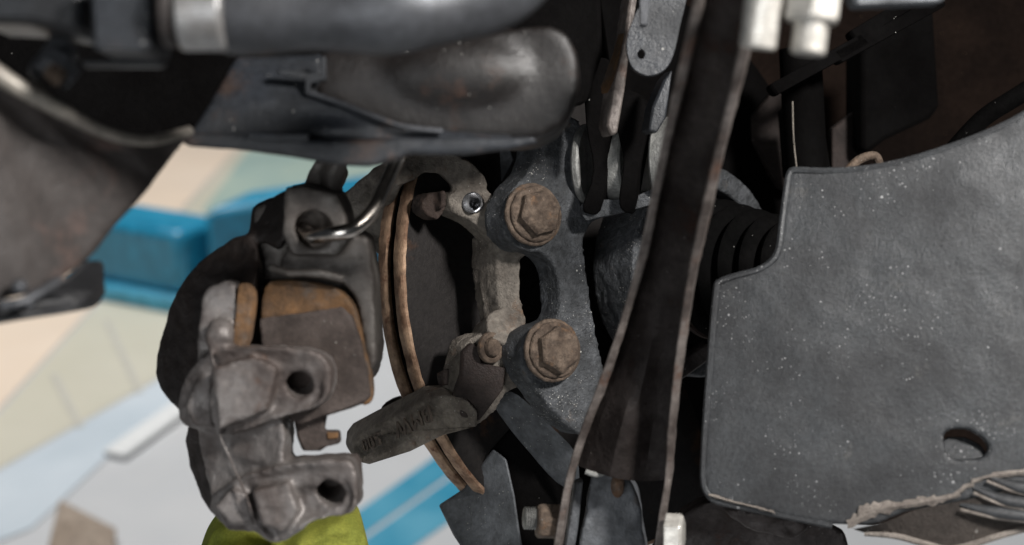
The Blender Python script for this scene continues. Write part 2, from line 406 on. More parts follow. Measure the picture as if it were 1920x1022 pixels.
# ------------------------------------------------------------------ brake rotor
RC = CAM + V(0.064, 0.796, -0.001)
RR = 0.153
rot = thing('brake_rotor', RC - UP * RR, 'vented iron brake rotor with rusty orange rim edges', 'brake rotor')
bm = NB(); ring(bm, RC - AX * 0.0070, AX, 0.085, RR, 0.0070, 160)
rin = obj('inboard_disc', bm, M['rotor_face'], rot, bevel=0.0008)
bm = NB(); ring(bm, RC - AX * 0.0205, AX, 0.085, RR, 0.0075, 160)
rout = obj('outboard_disc', bm, M['rotor_face'], rot, bevel=0.0008)
for nm, h0, h1, pr in (('rusty_edge', -0.0068, -0.0002, rin), ('rusty_edge', -0.0203, -0.0132, rout)):
    bm = NB(); lathe(bm, [(RR - 0.0015, h0), (RR + 0.0006, h0), (RR + 0.0008, (h0 + h1) / 2), (RR + 0.0006, h1 - 0.0006), (RR - 0.0002, h1 + 0.0004), (RR - 0.0018, h1 + 0.0004), (RR - 0.0015, h0)], RC, AX, 220)
    for v_ in bm.verts:
        e_ = (v_.co - RC); v_.co += e_.normalized() * 0.0005 * noise.noise(v_.co * 260)
    obj(nm, bm, M['rotor_rim'], pr)
x, y, z = frame(AX)
vane_me = None
for i in range(40):
    t = 2 * math.pi * i / 40
    if vane_me is None:
        bm = NB(); bmesh.ops.create_cube(bm, size=1.0, matrix=Matrix.Diagonal((0.052, 0.0045, 0.0056, 1)))
        vane_me = bpy.data.meshes.new('vane'); bm.to_mesh(vane_me); bm.free(); vane_me.materials.append(M['bracket_dark'])
    v = bpy.data.objects.new('vane', vane_me); COL.objects.link(v)
    er = x * math.cos(t) + y * math.sin(t); et = z.cross(er)
    mw = Matrix((er, et, z)).transposed().to_4x4(); mw.translation = RC + er * (RR - 0.034) - z * 0.0100
    set_parent(v, rot); v.matrix_basis = mw
bm = NB(); lathe(bm, [(0.0, -0.06), (0.076, -0.06), (0.086, -0.05), (0.088, 0.0), (0.080, 0.0), (0.074, -0.045), (0.0, -0.05)], RC, AX, 96)
obj('hat', bm, M['rotor_face'], rot)

# dust shield, a dished ring segment inboard of the rotor
ds = thing('dust_shield', P(900, 1000, 0.74), 'grey steel brake dust shield with bent lower panel beside the rotor', 'dust shield')
bm = NB(); slab(bm, [(822, 948, 0.745), (868, 918, 0.735), (925, 842, 0.72), (950, 862, 0.718), (965, 930, 0.715), (975, 1000, 0.715), (990, 1080, 0.715), (900, 1080, 0.72), (850, 1005, 0.735)], 0.72, 0.003, FW)
obj('lower_panel', bm, M['plate_grey'], ds, bevel=0.0012)
bm = NB(); slab(bm, [(915, 850), (960, 800), (1075, 850), (1110, 900), (1110, 1090), (960, 1090)], 0.7235, 0.003, FW); obj('inner_panel_shade', bm, M['tar_and_shade'], ds, bevel=0.001)  # added black panel puts the shade beside the lower panel into colour
bm = NB(); slab(bm, [(928, 748, 0.712), (960, 734, 0.705), (1000, 765, 0.70), (1040, 805, 0.70), (1080, 850, 0.70), (1085, 915, 0.705), (1050, 905, 0.712), (1000, 850, 0.716), (955, 795, 0.716)], 0.712, 0.003, OUT, 3)
obj('brace', bm, M['plate_grey'], ds, bevel=0.0012)
bm = NB(); slab(bm, [(872, 268), (945, 240), (965, 300), (940, 345), (925, 352), (905, 325), (884, 295)], 0.74, 0.003, OUT)
obj('upper_panel', bm, M['plate_grey'], ds, bevel=0.001)
bm = NB(); lathe(bm, [(0.100, 0.010), (0.103, 0.010), (0.104, 0.022), (0.101, 0.022), (0.100, 0.010)], RC, AX, 40, math.radians(150), math.radians(212))
obj('inner_rim', bm, M['bushing'], ds)
bm = NB(); ring(bm, RC + AX * 0.010, AX, 0.062, 0.160, 0.0015, 60, math.radians(-62), math.radians(100)); obj('backing_plate', bm, M['tar_and_shade'], ds)

# ------------------------------------------------------------------ caliper bracket
br = thing('caliper_bracket', P(900, 800, 0.70), 'rusty grey cast iron caliper bracket straddling the brake rotor', 'caliper bracket')
bm = NB()
slab(bm, [(842, 368), (862, 356), (905, 350), (925, 366), (938, 392), (943, 425), (978, 462), (990, 480), (945, 486), (918, 440), (880, 412), (858, 402), (846, 388)], 0.688, 0.013, OUT, 3)
slab(bm, [(935, 440), (984, 455), (978, 490), (978, 560), (990, 600), (985, 622), (955, 632), (940, 600), (932, 540), (930, 480)], 0.6885, 0.014, OUT)
slab(bm, [(915, 440), (950, 470), (955, 620), (935, 610), (922, 560), (914, 490)], 0.6935, 0.014, OUT)
random.seed(7)
for i in range(40):
    ball(bm, P(random.gauss(914, 3), random.uniform(485, 600), 0.697 + random.uniform(0, 0.003)), *[random.uniform(0.0008, 0.0018)] * 3)
slab(bm, [(880, 360), (915, 352), (908, 330), (880, 302), (850, 288), (780, 280), (742, 296), (726, 330), (745, 350), (778, 338), (796, 322), (825, 326), (845, 345), (848, 360)], 0.690, 0.016, V(-0.1, 1, 0.1))
slab(bm, [(748, 288, 0.692), (700, 318, 0.71), (638, 370, 0.735), (642, 398, 0.735), (690, 445, 0.74), (712, 452, 0.735), (728, 400, 0.72), (752, 350, 0.695)], 0.7, 0.012, V(0, 1, 0.2))
slab(bm, [(690, 440, 0.738), (715, 450, 0.733), (722, 485, 0.733), (700, 470, 0.738)], 0.735, 0.02, FW)
# lower lug and the long outboard arm
slab(bm, [(876, 640), (905, 626), (955, 628), (966, 660), (978, 700), (994, 716), (950, 738), (930, 770), (890, 800), (862, 790), (858, 720), (866, 670)], 0.684, 0.014, OUT, 2)
ARM = [(896, 772, 0.676), (876, 750, 0.677), (846, 742, 0.680), (812, 744, 0.684), (790, 756, 0.688), (720, 791, 0.706), (676, 814, 0.718), (664, 830, 0.722), (661, 855, 0.722), (668, 866, 0.72), (694, 872, 0.716), (770, 848, 0.70), (830, 818, 0.686), (896, 800, 0.678)]
cyl(bm, P(945, 612, 0.684), V(-.3, .6, -.25), 0.009, 0.02)
cut = NB(); cyl(cut, P(886, 380, 0.687) + V(-0.28, -0.93, 0.18) * 0.008, V(0.28, 0.93, -0.18).normalized(), 0.0045, 0.026)
cast('body', bm, M['bracket'], br, 0.0009, 3, cut, 0.0007)
# threaded hole with its bright thread
bm = NB(); prof = []
for i in range(8):
    prof += [(0.0042, -i * 0.0018), (0.0035, -i * 0.0018 - 0.0009)]
prof = [(0.0052, 0.0006), (0.0046, 0.0008)] + prof + [(0.0, -0.0155), ]
lathe(bm, prof, P(886, 380, 0.6870), V(-0.28, -0.93, 0.18).normalized(), 32)
obj('threaded_hole', bm, M['thread'], br)
bm = NB(); ring(bm, P(917, 652, 0.681), AX, 0.0048, 0.0075, 0.0025, 28); cyl(bm, P(917, 652, 0.681), AX, 0.0050, 0.0045, 0.004)
obj('guide_bolt', bm, M['bolt'], br, bevel=0.0005)
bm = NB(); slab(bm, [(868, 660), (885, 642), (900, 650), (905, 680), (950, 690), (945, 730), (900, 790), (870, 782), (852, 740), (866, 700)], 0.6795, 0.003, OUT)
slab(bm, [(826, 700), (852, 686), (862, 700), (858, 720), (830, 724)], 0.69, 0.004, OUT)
obj('lower_clip_shade', bm, M['brown_and_shade'], br, bevel=0.001)  # dark clip plate, shade on the lower lug put into its colour
bm = NB(); slab(bm, [(795, 372), (812, 360), (828, 362), (840, 370), (836, 392), (822, 412), (798, 400), (792, 386)], 0.690, 0.010, OUT, 2)
slab(bm, [(828, 357), (838, 360), (836, 388), (826, 392)], 0.686, 0.004, OUT)
cast('upper_pad_clip', bm, M['bracket_dark'], br, 0.0008, 3, None, 0.0006, 0.004)
bm = NB(); slab(bm, [(714, 768), (722, 756), (748, 744), (760, 756), (758, 772), (730, 782), (716, 780)], 0.735, 0.008, FW, 2)
slab(bm, [(702, 800), (752, 770), (756, 776), (706, 808)], 0.724, 0.006, FW)
obj('pad_abutment_clip', bm, M['bracket_dark'], br, bevel=0.001)

bm = NB(); slab(bm, ARM, 0.7, 0.018, V(-0.35, 1, 0.25)); obj('lower_arm', bm, M['bracket'], br, bevel=0.0016, seg=3)

def lettering(body, at, right, up_, size, mat, parent, name='raised_lettering', depth=0.0004):
    c = bpy.data.curves.new(name, 'FONT'); c.body = body; c.size = size; c.extrude = depth; c.align_x = 'CENTER'; c.align_y = 'CENTER'; c.resolution_u = 3
    t = bpy.data.objects.new('tmp', c); COL.objects.link(t)
    dg = bpy.context.evaluated_depsgraph_get(); me = bpy.data.meshes.new_from_object(t.evaluated_get(dg)); bpy.data.objects.remove(t); bpy.data.curves.remove(c)
    r = right.normalized(); n = r.cross(up_).normalized(); u = n.cross(r)
    mw = Matrix((r, u, n)).transposed().to_4x4(); mw.translation = at
    me.transform(mw); me.name = name
    return mesh_obj(name, me, mat, parent, smooth=False)
# cast lettering, upside down along the arm as in the photo
tx = (P(700, 822, 0.712) - P(800, 772, 0.688))
nrm = -FW + V(-0.30, 0, 0)
upv = -(UP)
lettering('BMW', P(774, 790, 0.6890), tx, upv, 0.0112, M['letter'], br, depth=0.0007)
lettering('500', P(696, 828, 0.7100), tx, upv, 0.0092, M['letter'], br, depth=0.0007)

# ------------------------------------------------------------------ steering knuckle
kn = thing('steering_knuckle', P(1090, 810, 0.67), 'dark grey cast steering knuckle carrying the two bracket bolts', 'knuckle')
B1 = P(998, 403, 0.6765); B2 = P(1034, 657, 0.673)
KN = V(0.40, -0.91, 0.05).normalized()
KP = (P(998, 403, 0.6775), KN)
bm = NB()
slab(bm, [(1003, 225), (1006, 270), (992, 320), (965, 350), (946, 385), (943, 420), (957, 450), (985, 470), (1016, 475), (1038, 497), (1049, 540), (1049, 585), (1036, 602), (1005, 612), (982, 635), (975, 670), (985, 700), (1010, 735), (1045, 780), (1092, 815),
          (1134, 800), (1138, 720), (1124, 650), (1110, 570), (1098, 490), (1098, 440), (1122, 412), (1180, 388), (1235, 370), (1240, 345), (1140, 372), (1098, 388), (1086, 350), (1088, 225)], 0, 0.015, OUT, 3, plane=KP)
HC = RC + AX * 0.062
ring(bm, HC - AX * 0.03, AX, 0.044, 0.056, 0.03, 64)
cast('body', bm, M['knuckle'], kn, 0.0010, 7, None, 0.0007, 0.007)

BAX = V(0.46, -0.88, 0.10).normalized()
def flange_bolt(at, label, rot):
    t = thing('bracket_bolt', at, label, 'bolt', 'caliper bracket bolts')
    bm = NB(); lathe(bm, [(0, -0.02), (0.007, -0.02), (0.007, -0.001), (0.0146, -0.001), (0.0152, 0.0006), (0.0150, 0.0018), (0.0142, 0.0024), (0.0, 0.0024)], at, BAX, 72)
    cast('washer', bm, M['bolt'], t, 0.0005, 1, None, 0.0004, 0.004)
    bm = NB(); lathe(bm, [(0, 0.002), (0.0130, 0.002), (0.0134, 0.0034), (0.0128, 0.0044), (0.0108, 0.0052), (0, 0.0052)], at, BAX, 72)
    prism(bm, at + BAX * 0.0042, BAX, 0.0112, 0.0062, 6, rot, 0.0014)
    cast('flange_head', bm, M['bolt'], t, 0.0004, 1, None, 0.0004, 0.003)
    return t
flange_bolt(B1, 'rusty flanged hex bolt above the slot between knuckle and bracket', 0.25)
flange_bolt(B2, 'rusty flanged hex bolt below the slot between knuckle and bracket', 0.55)

# ------------------------------------------------------------------ driveshaft joint in the hub
cv = thing('driveshaft_joint', HC, 'black ribbed driveshaft boot inside the knuckle bore', 'driveshaft')
bm = NB(); lathe(bm, [(0.0, 0.0), (0.040, 0.0), (0.042, 0.006), (0.040, 0.012), (0.034, 0.014), (0.034, 0.0165), (0.030, 0.0165), (0.0, 0.0165)], HC - AX * 0.014, AX, 64)
obj('outer_joint', bm, M['rubber'], cv)
bm = NB(); ring(bm, HC + AX * 0.003, AX, 0.0335, 0.0362, 0.003, 64); obj('tone_ring', bm, M['bracket_dark'], cv)
prof = [(0.033, 0.0)]
for i in range(5):
    h = 0.006 + i * 0.011; r = 0.037 - i * 0.0032
    prof += [(r - 0.004, h), (r - 0.001, h + 0.003), (r, h + 0.0055), (r - 0.001, h + 0.008), (r - 0.005, h + 0.0105)]
prof += [(0.016, 0.066), (0.012, 0.068), (0.012, 0.16), (0, 0.16)]
bm = NB(); lathe(bm, prof, HC, AX, 64); obj('boot', bm, M['rubber'], cv)
bm = NB(); ring(bm, HC + AX * 0.066, AX, 0.0125, 0.0165, 0.008, 40); obj('boot_clamp', bm, M['bracket_dark'], cv)

# ------------------------------------------------------------------ bushings and link arms above the hub
bs = thing('link_bushing', P(1160, 380, 0.68), 'stack of grey bushing washers clamped between black link arms', 'bushing')
BA = V(0.92, -0.38, 0.02).normalized()
c0 = P(1088, 312, 0.70)
for i, (h, r, w, nm, mt) in enumerate(((0.002, 0.0205, 0.004, 'washer', 'bushing'), (0.017, 0.0215, 0.010, 'sleeve', 'bushing'), (0.029, 0.0195, 0.003, 'washer', 'zinc'), (0.041, 0.0215, 0.011, 'sleeve', 'bushing'))):
    bm = NB(); lathe(bm, [(0, 0), (r - 0.001, 0), (r, 0.001), (r, w - 0.001), (r - 0.001, w), (0, w)], c0 + BA * h, BA, 48)
    obj(nm, bm, M[mt], bs)
def blade(poly, d, th, mat, name, ext=FW, bev=0.001):
    bm = NB(); slab(bm, poly, d, th, ext, 3); return obj(name, bm, M[mat], bs, bevel=bev)
blade([(1098, 130), (1135, 108), (1152, 150), (1146, 240), (1140, 320), (1124, 395), (1100, 400), (1092, 385), (1112, 320), (1098, 230)], 0.672, 0.012, 'tar_and_shade', 'link_arm', V(0.3, 1, 0))
blade([(1168, 170), (1205, 185), (1212, 240), (1200, 310), (1184, 392), (1166, 394), (1160, 370), (1168, 300), (1156, 230)], 0.666, 0.012, 'tar_and_shade', 'link_arm', V(0.3, 1, 0))
blade([(1090, 385), (1115, 375), (1180, 372), (1235, 350), (1240, 375), (1180, 395), (1120, 408), (1098, 412)], 0.674, 0.02, 'knuckle', 'saddle')
tl = thing('toe_link', P(1150, 250, 0.65), 'narrow steel toe link strip with bare edge beside the bushings', 'link')
bm = NB(); slab(bm, [(1186, -40), (1200, -40), (1182, 90), (1172, 170), (1158, 250), (1146, 255), (1138, 235), (1150, 150), (1172, 60)], 0.64, 0.012, V(-0.3, 1, 0)); obj('strip', bm, M['link'], tl, bevel=0.001)
bm = NB(); slab(bm, [(1172, 60), (1162, 110), (1152, 150), (1140, 175), (1138, 160), (1160, 100)], 0.639, 0.006, V(-0.5, 1, 0)); obj('rusty_flange', bm, M['rust'], tl, bevel=0.0006)
tb = thing('bracket_tab', P(1215, 145, 0.60), 'round grey bracket tab with small hole beside the channel link', 'bracket')
bm = NB(); slab(bm, [(1178, 60), (1180, 115), (1196, 135), (1218, 142), (1245, 132), (1262, 105), (1275, 50), (1290, -40), (1230, -40)], 0.60, 0.004, FW, 3, holes=[[(1203, 92), (1209, 100), (1206, 110), (1198, 109), (1195, 100)]]); obj('plate', bm, M['stamp'], tb, bevel=0.001)
bm = NB(); slab(bm, [(1198, -40), (1222, -40), (1214, 50), (1200, 50)], 0.56, 0.004, FW); obj('rib', bm, M['pipe'], tb, bevel=0.001)
bm = NB(); slab(bm, [(1245, 150), (1262, 130), (1250, 220), (1232, 250), (1216, 245), (1224, 200)], 0.64, 0.010, V(-0.3, 1, 0)); obj('stay', bm, M['stamp'], tb, bevel=0.001)

# ------------------------------------------------------------------ channel link crossing in front
lk = thing('channel_link', P(1150, 1020, 0.60), 'long dark channel section suspension link with caught light painted on its edges', 'link')
L_ = [(1318, -60, 0.46), (1300, 40, 0.475), (1274, 150, 0.50), (1250, 260, 0.52), (1226, 380, 0.545), (1202, 490, 0.56), (1174, 590, 0.575), (1140, 690, 0.585), (1102, 790, 0.595), (1076, 870, 0.60), (1058, 950, 0.602), (1040, 1060, 0.605)]
R_ = [(1410, -60, 0.45), (1398, 60, 0.465), (1376, 170, 0.485), (1346, 290, 0.51), (1318, 410, 0.53), (1296, 520, 0.55), (1278, 640, 0.565), (1266, 740, 0.575), (1258, 830, 0.582), (1254, 900, 0.587), (1242, 970, 0.59), (1232, 1060, 0.595)]
def sweep_strip(name, edge, w_mm, depth_m, mat, side, tilt=0.0):
    bm = NB(); pts = spline(edge, 8, False); rows = []
    for p in pts:
        c = P(*p); w = w_mm * 0.001 * (1 + 0.25 * noise.noise(Vector((p[1] * 0.006, 7.7, side))) + 0.10 * noise.noise(Vector((p[1] * 0.05, 1.7, side))))
        nzv = noise.noise(Vector((p[1] * 0.03, 3.1, side))) * 0.0003
        fr = [c + RT * nzv, c + RT * (w + nzv) + FW * 0.0008, c + RT * (w + tilt * depth_m) + FW * depth_m, c + RT * (tilt * depth_m) + FW * depth_m]
        rows.append([bm.verts.new(v) for v in fr])
    for a, b in zip(rows, rows[1:]):
        for k in range(4): bm.faces.new((a[k], a[(k + 1) % 4], b[(k + 1) % 4], b[k]))
    bm.faces.new(rows[0]); bm.faces.new(rows[-1][::-1])
    return obj(name, bm, M[mat], lk, bevel=0.0009, seg=3)
sweep_strip('flange', [(p[0] - 8, p[1], p[2]) for p in L_], 3.6, 0.020, 'link', 0, 0.10)
sweep_strip('flange', [(p[0] - 8, p[1], p[2]) for p in R_], 3.6, 0.022, 'link', 5, 0.14)
bm = NB(); ls = spline(L_[:10], 4, False); rs = spline(R_[:10], 4, False); rows = []
for i, (a, b) in enumerate(zip(ls, rs)):
    row = []
    for k in range(9):
        t = k / 8; dd = a[2] + (b[2] - a[2]) * t + 0.017 - 0.012 * math.sin(math.pi * min(1, t * 1.25)) ** 2 * min(1, max(0, (i - 20) / 12)) + 0.0012 * noise.noise(Vector((i * 0.4, k * 0.9, 1.0)))
        row.append(bm.verts.new(P(a[0] + (b[0] - a[0]) * t, a[1] + (b[1] - a[1]) * t + 14 * (i / len(ls)) * math.sin(t * math.pi), dd)))
    rows.append(row)
for a, b in zip(rows, rows[1:]):
    for k in range(8): bm.faces.new((a[k], a[k + 1], b[k + 1], b[k]))
bmesh.ops.solidify(bm, geom=bm.faces[:], thickness=0.003)
obj('web', bm, M['link_web'], lk)
bm = NB(); tube(bm, curve3([(1098, 884, 0.606), (1118, 890, 0.606), (1140, 882, 0.607), (1160, 862, 0.61)], 4), 0.0012, 8); obj('web_lip', bm, M['bushing'], lk)
# clevis with bush under the link
cb = thing('link_clevis', P(1150, 1040, 0.63), 'grey clevis bush between the lower ends of the channel link', 'bushing')
bm = NB(); slab(bm, [(1108, 895), (1128, 880), (1170, 890), (1195, 930), (1205, 990), (1205, 1080), (1085, 1080), (1098, 960)], 0.625, 0.03, V(0.1, 1, 0), 2)
cast('bush_body', bm, M['plate_grey'], cb, 0.0011, 6, None, 0.0008)
bm = NB(); slab(bm, [(1078, 905), (1094, 900), (1084, 990), (1070, 1080), (1052, 1080), (1066, 980)], 0.622, 0.01); obj('cheek', bm, M['plate_grey'], cb, bevel=0.001)
bm = NB(); ball(bm, P(1158, 910, 0.62), 0.0035, 0.003, 0.0055, UP); obj('rubber_plug', bm, M['bracket'], cb)

# nuts on the link's lower end
bn = thing('lower_link_bolt', P(1010, 980, 0.62), 'rusty hex nut on a threaded stud left of the channel link', 'bolt')
NA = V(-1, -0.15, 0.05).normalized()
bm = NB(); prism(bm, P(1050, 978, 0.615), NA, 0.0080, 0.0105, 6, 0.3, 0.0012); obj('nut', bm, M['bolt'], bn, bevel=0.0006)
bm = NB(); prof = [(0, 0)]
for i in range(6): prof += [(0.0050, i * 0.0011), (0.0043, i * 0.0011 + 0.00055)]
prof += [(0, 0.0066)]
lathe(bm, prof, P(1008, 972, 0.615), NA, 24); obj('stud_thread', bm, M['bushing'], bn)
bm = NB(); prism(bm, P(1248, 1000, 0.585), V(1, -0.25, 0), 0.0085, 0.0075, 6, 0.52, 0.001)
tag(obj('link_nut', bm, M['zinc'], None, bevel=0.0005), 'bright silver nut at the right foot of the channel link', 'nut')

# ------------------------------------------------------------------ zinc bolts at the top of the link
zb = thing('spacer_sleeve', P(1430, 60, 0.44), 'blurred bright metal spacer sleeve beside the link top', 'sleeve')
bm = NB(); cyl(bm, P(1450, -120, 0.43), V(-0.12, 0.15, -1), 0.0062, 0.034, 0.0056); obj('sleeve', bm, M['zinc'], zb, bevel=0.001)
zb = thing('zinc_bolt', P(1510, 100, 0.44), 'blurred bright zinc plated hex bolt hanging near the link top', 'bolt')
bm = NB(); prism(bm, P(1532, -60, 0.43), V(-0.10, 0.05, -1), 0.0090, 0.0165, 6, 0.2, 0.001); obj('hex_head', bm, M['zinc'], zb, bevel=0.0005)
bm = NB(); cyl(bm, P(1524, 25, 0.43), V(-0.12, 0.05, -1), 0.0052, 0.0125); obj('shank', bm, M['zinc'], zb, bevel=0.001)
bm = NB(); slab(bm, [(1580, -60), (1800, -60), (1770, 4), (1600, 12)], 0.50, 0.01); tag(obj('top_bracket', bm, M['plate_grey'], None, bevel=0.002), 'grey bracket edge above the dark rails', 'bracket')

# ------------------------------------------------------------------ dark things deep on the right
sh = thing('shock_absorber', P(1510, 330, 0.80), 'black shock absorber tube standing in front of brown plates', 'shock absorber')
bm = NB(); cyl(bm, P(1500, 90, 0.78), V(0.06, 0.05, -1), 0.0115, 0.085); obj('tube', bm, M['tar_and_shade'], sh, bevel=0.001)
bm = NB(); slab(bm, [(1470, 200, .79), (1540, 195, .79), (1560, 330, .79), (1480, 330, .79)], 0.79, 0.02); obj('lower_shroud', bm, M['tar_and_shade'], sh, bevel=0.001)
bm = NB(); slab(bm, [(1390, 235), (1480, 140), (1500, 330), (1482, 360), (1460, 350)], 0.85, 0.01); tag(obj('brown_gusset', bm, M['brown_and_shade'], None, bevel=0.001), 'dark brown gusset plate left of the shock absorber', 'plate')
bm = NB(); slab(bm, [(1560, 240), (1612, 200), (1614, 320), (1560, 330)], 0.86, 0.01); tag(obj('brown_gusset', bm, M['brown_and_shade'], None, bevel=0.001), 'small dark brown plate between shock absorber and black box', 'plate')
bm = NB(); slab(bm, [(1614, 60), (1750, 10), (1762, 200), (1745, 222), (1660, 262), (1630, 285), (1614, 280)], 0.84, 0.04); tag(obj('black_box', bm, M['tar_and_shade'], None, bevel=0.003), 'matt black rectangular box housing in the wheel arch', 'housing')
for k, (a, b) in enumerate((((1560, 100), (1760, -10)), ((1590, 60), (1740, -30)), ((1440, 160), (1620, 60)))):
    bm = NB(); slab(bm, [(a[0], a[1]), (b[0], b[1]), (b[0] + 18, b[1] + 18), (a[0] + 14, a[1] + 20)], 0.74, 0.012)
    tag(obj('black_rail', bm, M['tar_and_shade'], None, bevel=0.002), ('long black diagonal rail crossing the top of the black box', 'upper thin black rail above the long diagonal rail', 'short black rail end left of the black box')[k], 'rail', 'diagonal rails in the wheel arch')
bm = NB(); tube(bm, curve3([(1486, 190, 0.74), (1488, 260, 0.74), (1494, 318, 0.74)], 5), 0.0005, 8); tag(obj('thin_wire', bm, M['bracket'], None), 'thin bare wire hanging along the shock absorber', 'wire')
bm = NB(); tube(bm, curve3([(1780, 290, 0.66), (1840, 225, 0.65), (1900, 185, 0.64), (1990, 130, 0.63)], 5), 0.0042, 14); tag(obj('rubber_hose', bm, M['rubber'], None), 'black rubber hose curving over the grey shield', 'hose')
bm = NB(); tube(bm, curve3([(1590, 320, 0.68), (1610, 300, 0.68), (1640, 292, 0.68), (1650, 312, 0.68)], 5), 0.0022, 12); tag(obj('rusty_pipe', bm, M['bolt'], None), 'short rusty pipe bend peeking over the grey shield', 'pipe')
bm = NB(); slab(bm, [(1250, 1000, 0.66), (1330, 940, 0.64), (1420, 955, 0.64), (1560, 990, 0.64), (1590, 1010, 0.64), (1560, 1080, 0.64), (1250, 1080, 0.66)], 0.65, 0.02, FW, 2)
slab(bm, [(1360, 955, 0.625), (1440, 965, 0.62), (1520, 985, 0.62), (1490, 1012, 0.62), (1465, 1008, 0.62), (1400, 990, 0.625)], 0.62, 0.02, FW, 2)
lc = cast('lower_carrier', bm, M['link_web'], None, 0.0014, 8, None, 0.001)
tag(lc, 'dark brown cast carrier below the grey shield', 'carrier')
bm = NB(); slab(bm, [(1268, 680), (1330, 640), (1345, 665), (1268, 720)], 0.70, 0.02, FW); 
tag(obj('dark_crossbar', bm, M['link_web'], None, bevel=0.002), 'dark crossbar behind the gap between link and grey shield', 'bar')

# ------------------------------------------------------------------ grey shield on the right
sp = thing('grey_shield', P(1600, 990, 0.53), 'large dusty dark grey shield plate with cut-out corner and hole', 'shield')
SN = V(-0.28, -0.95, 0.12).normalized(); SREF = P(1330, 700, 0.612)
bm = NB()
SHO = [(1490, 318), (1540, 320), (1610, 317), (1690, 303), (1790, 272), (1870, 240), (1930, 208), (2040, 140), (2200, 120), (2200, 1000), (2040, 890), (1920, 912), (1860, 930), (1780, 945), (1700, 960), (1640, 985), (1560, 985), (1470, 967), (1400, 952), (1345, 940), (1326, 925), (1318, 895),
       (1322, 800), (1332, 660), (1342, 545), (1350, 528), (1380, 517), (1420, 506), (1446, 490), (1460, 466), (1466, 420), (1476, 345), (1480, 326)]
HOLE = [(1770, 815), (1782, 806), (1815, 806), (1842, 820), (1856, 838), (1852, 856), (1822, 862), (1786, 862), (1774, 846)]
slab(bm, SHO, 0, 0.0045, FW, 0, holes=[HOLE], plane=(SREF, SN))
o = cast('plate', bm, M['shield'], sp, 0.0013, 3, None, 0.0016, 0.05)
TABN = V(-0.15, -0.75, 0.64).normalized(); TREF = on_plane(1815, 866, SREF, SN) - SN * 0.002
bm = NB(); slab(bm, [(p[0] - 4, p[1] + 14) for p in HOLE], 0, 0.002, FW, 0, (), (TREF, TABN)); obj('hole_tab', bm, M['shield'], sp, bevel=0.0006)
sh_pt = lambda px, py, lift=0.0: on_plane(px, py, SREF, SN) + SN * lift
bm = NB(); tube(bm, [sh_pt(p[0], p[1], -0.0012) for p in spline(SHO[16:] + SHO[:9], 3, False)], 0.0016, 8); obj('rolled_rim', bm, M['shield'], sp)
# bent lower lip and its pressed ribs
bm = NB(); vs = []
top = [(1600, 992), (1660, 978), (1720, 955), (1800, 940), (1880, 922), (1960, 902), (2080, 884)]
bot = [(1620, 1000), (1680, 1006), (1740, 1022), (1790, 1030), (1880, 1004), (1960, 984), (2080, 965)]
tv = [bm.verts.new(sh_pt(*p, 0.001)) for p in spline(top, 4, False)]; bv = [bm.verts.new(sh_pt(*p, -0.004)) for p in spline(bot, 4, False)]
for i in range(len(tv) - 1): bm.faces.new((tv[i], bv[i], bv[i + 1], tv[i + 1]))
bmesh.ops.solidify(bm, geom=bm.faces[:], thickness=0.003)
obj('bent_lip', bm, M['lip'], sp)
bm = NB(); edge = spline(bot, 4, False); tube(bm, [sh_pt(p[0], p[1], -0.0035) for p in edge], 0.0014, 8); obj('lip_edge', bm, M['crust'], sp)
for a, b, c in (((1800, 946), (1870, 962), (1990, 975)), ((1825, 915), (1890, 940), (1990, 950)), ((1850, 893), (1910, 915), (1990, 925))):
    bm = NB(); tube(bm, [sh_pt(p[0], p[1], 0.0005) for p in spline([a, b, c], 5, False)], [0.0006 + 0.0024 * min(1, i / 5) for i in range(11)], 12); obj('rib', bm, M['shield'], sp)
    bm = NB(); tube(bm, [sh_pt(p[0], p[1] + 9, 0.002) for p in spline([a, b, c], 5, False)], 0.0007, 8); obj('rib_crust', bm, M['crust'], sp)
random.seed(4)
def crust_patch(path, w0, w1, n):
    bm = NB(); pts = spline(path, 6, False)
    l = []; r = []
    for i, p in enumerate(pts):
        w = (w0 + (w1 - w0) * i / len(pts)) * random.uniform(0.5, 1.1)
        l.append((p[0] + random.uniform(-4, 4), p[1] - w)); r.append((p[0] + random.uniform(-4, 4), p[1] + w * random.uniform(0.5, 1.0)))
    vl = [bm.verts.new(sh_pt(*q, 0.0009)) for q in l]; vm = [bm.verts.new(sh_pt(p[0], p[1], 0.0019)) for p in pts]; vr = [bm.verts.new(sh_pt(*q, 0.0009)) for q in r]
    for i in range(len(pts) - 1):
        bm.faces.new((vl[i], vm[i], vm[i + 1], vl[i + 1])); bm.faces.new((vm[i], vr[i], vr[i + 1], vm[i + 1]))
    return obj('mud_crust', bm, M['crust'], sp)
crust_patch([(1590, 985), (1640, 958), (1690, 948), (1740, 940), (1790, 930), (1830, 902), (1880, 890), (1940, 884)], 16, 5, 0)
crust_patch([(1330, 928), (1370, 940), (1420, 952), (1455, 962)], 5, 3, 0)
crust_patch([(1608, 966), (1640, 955), (1670, 950)], 20, 10, 0)
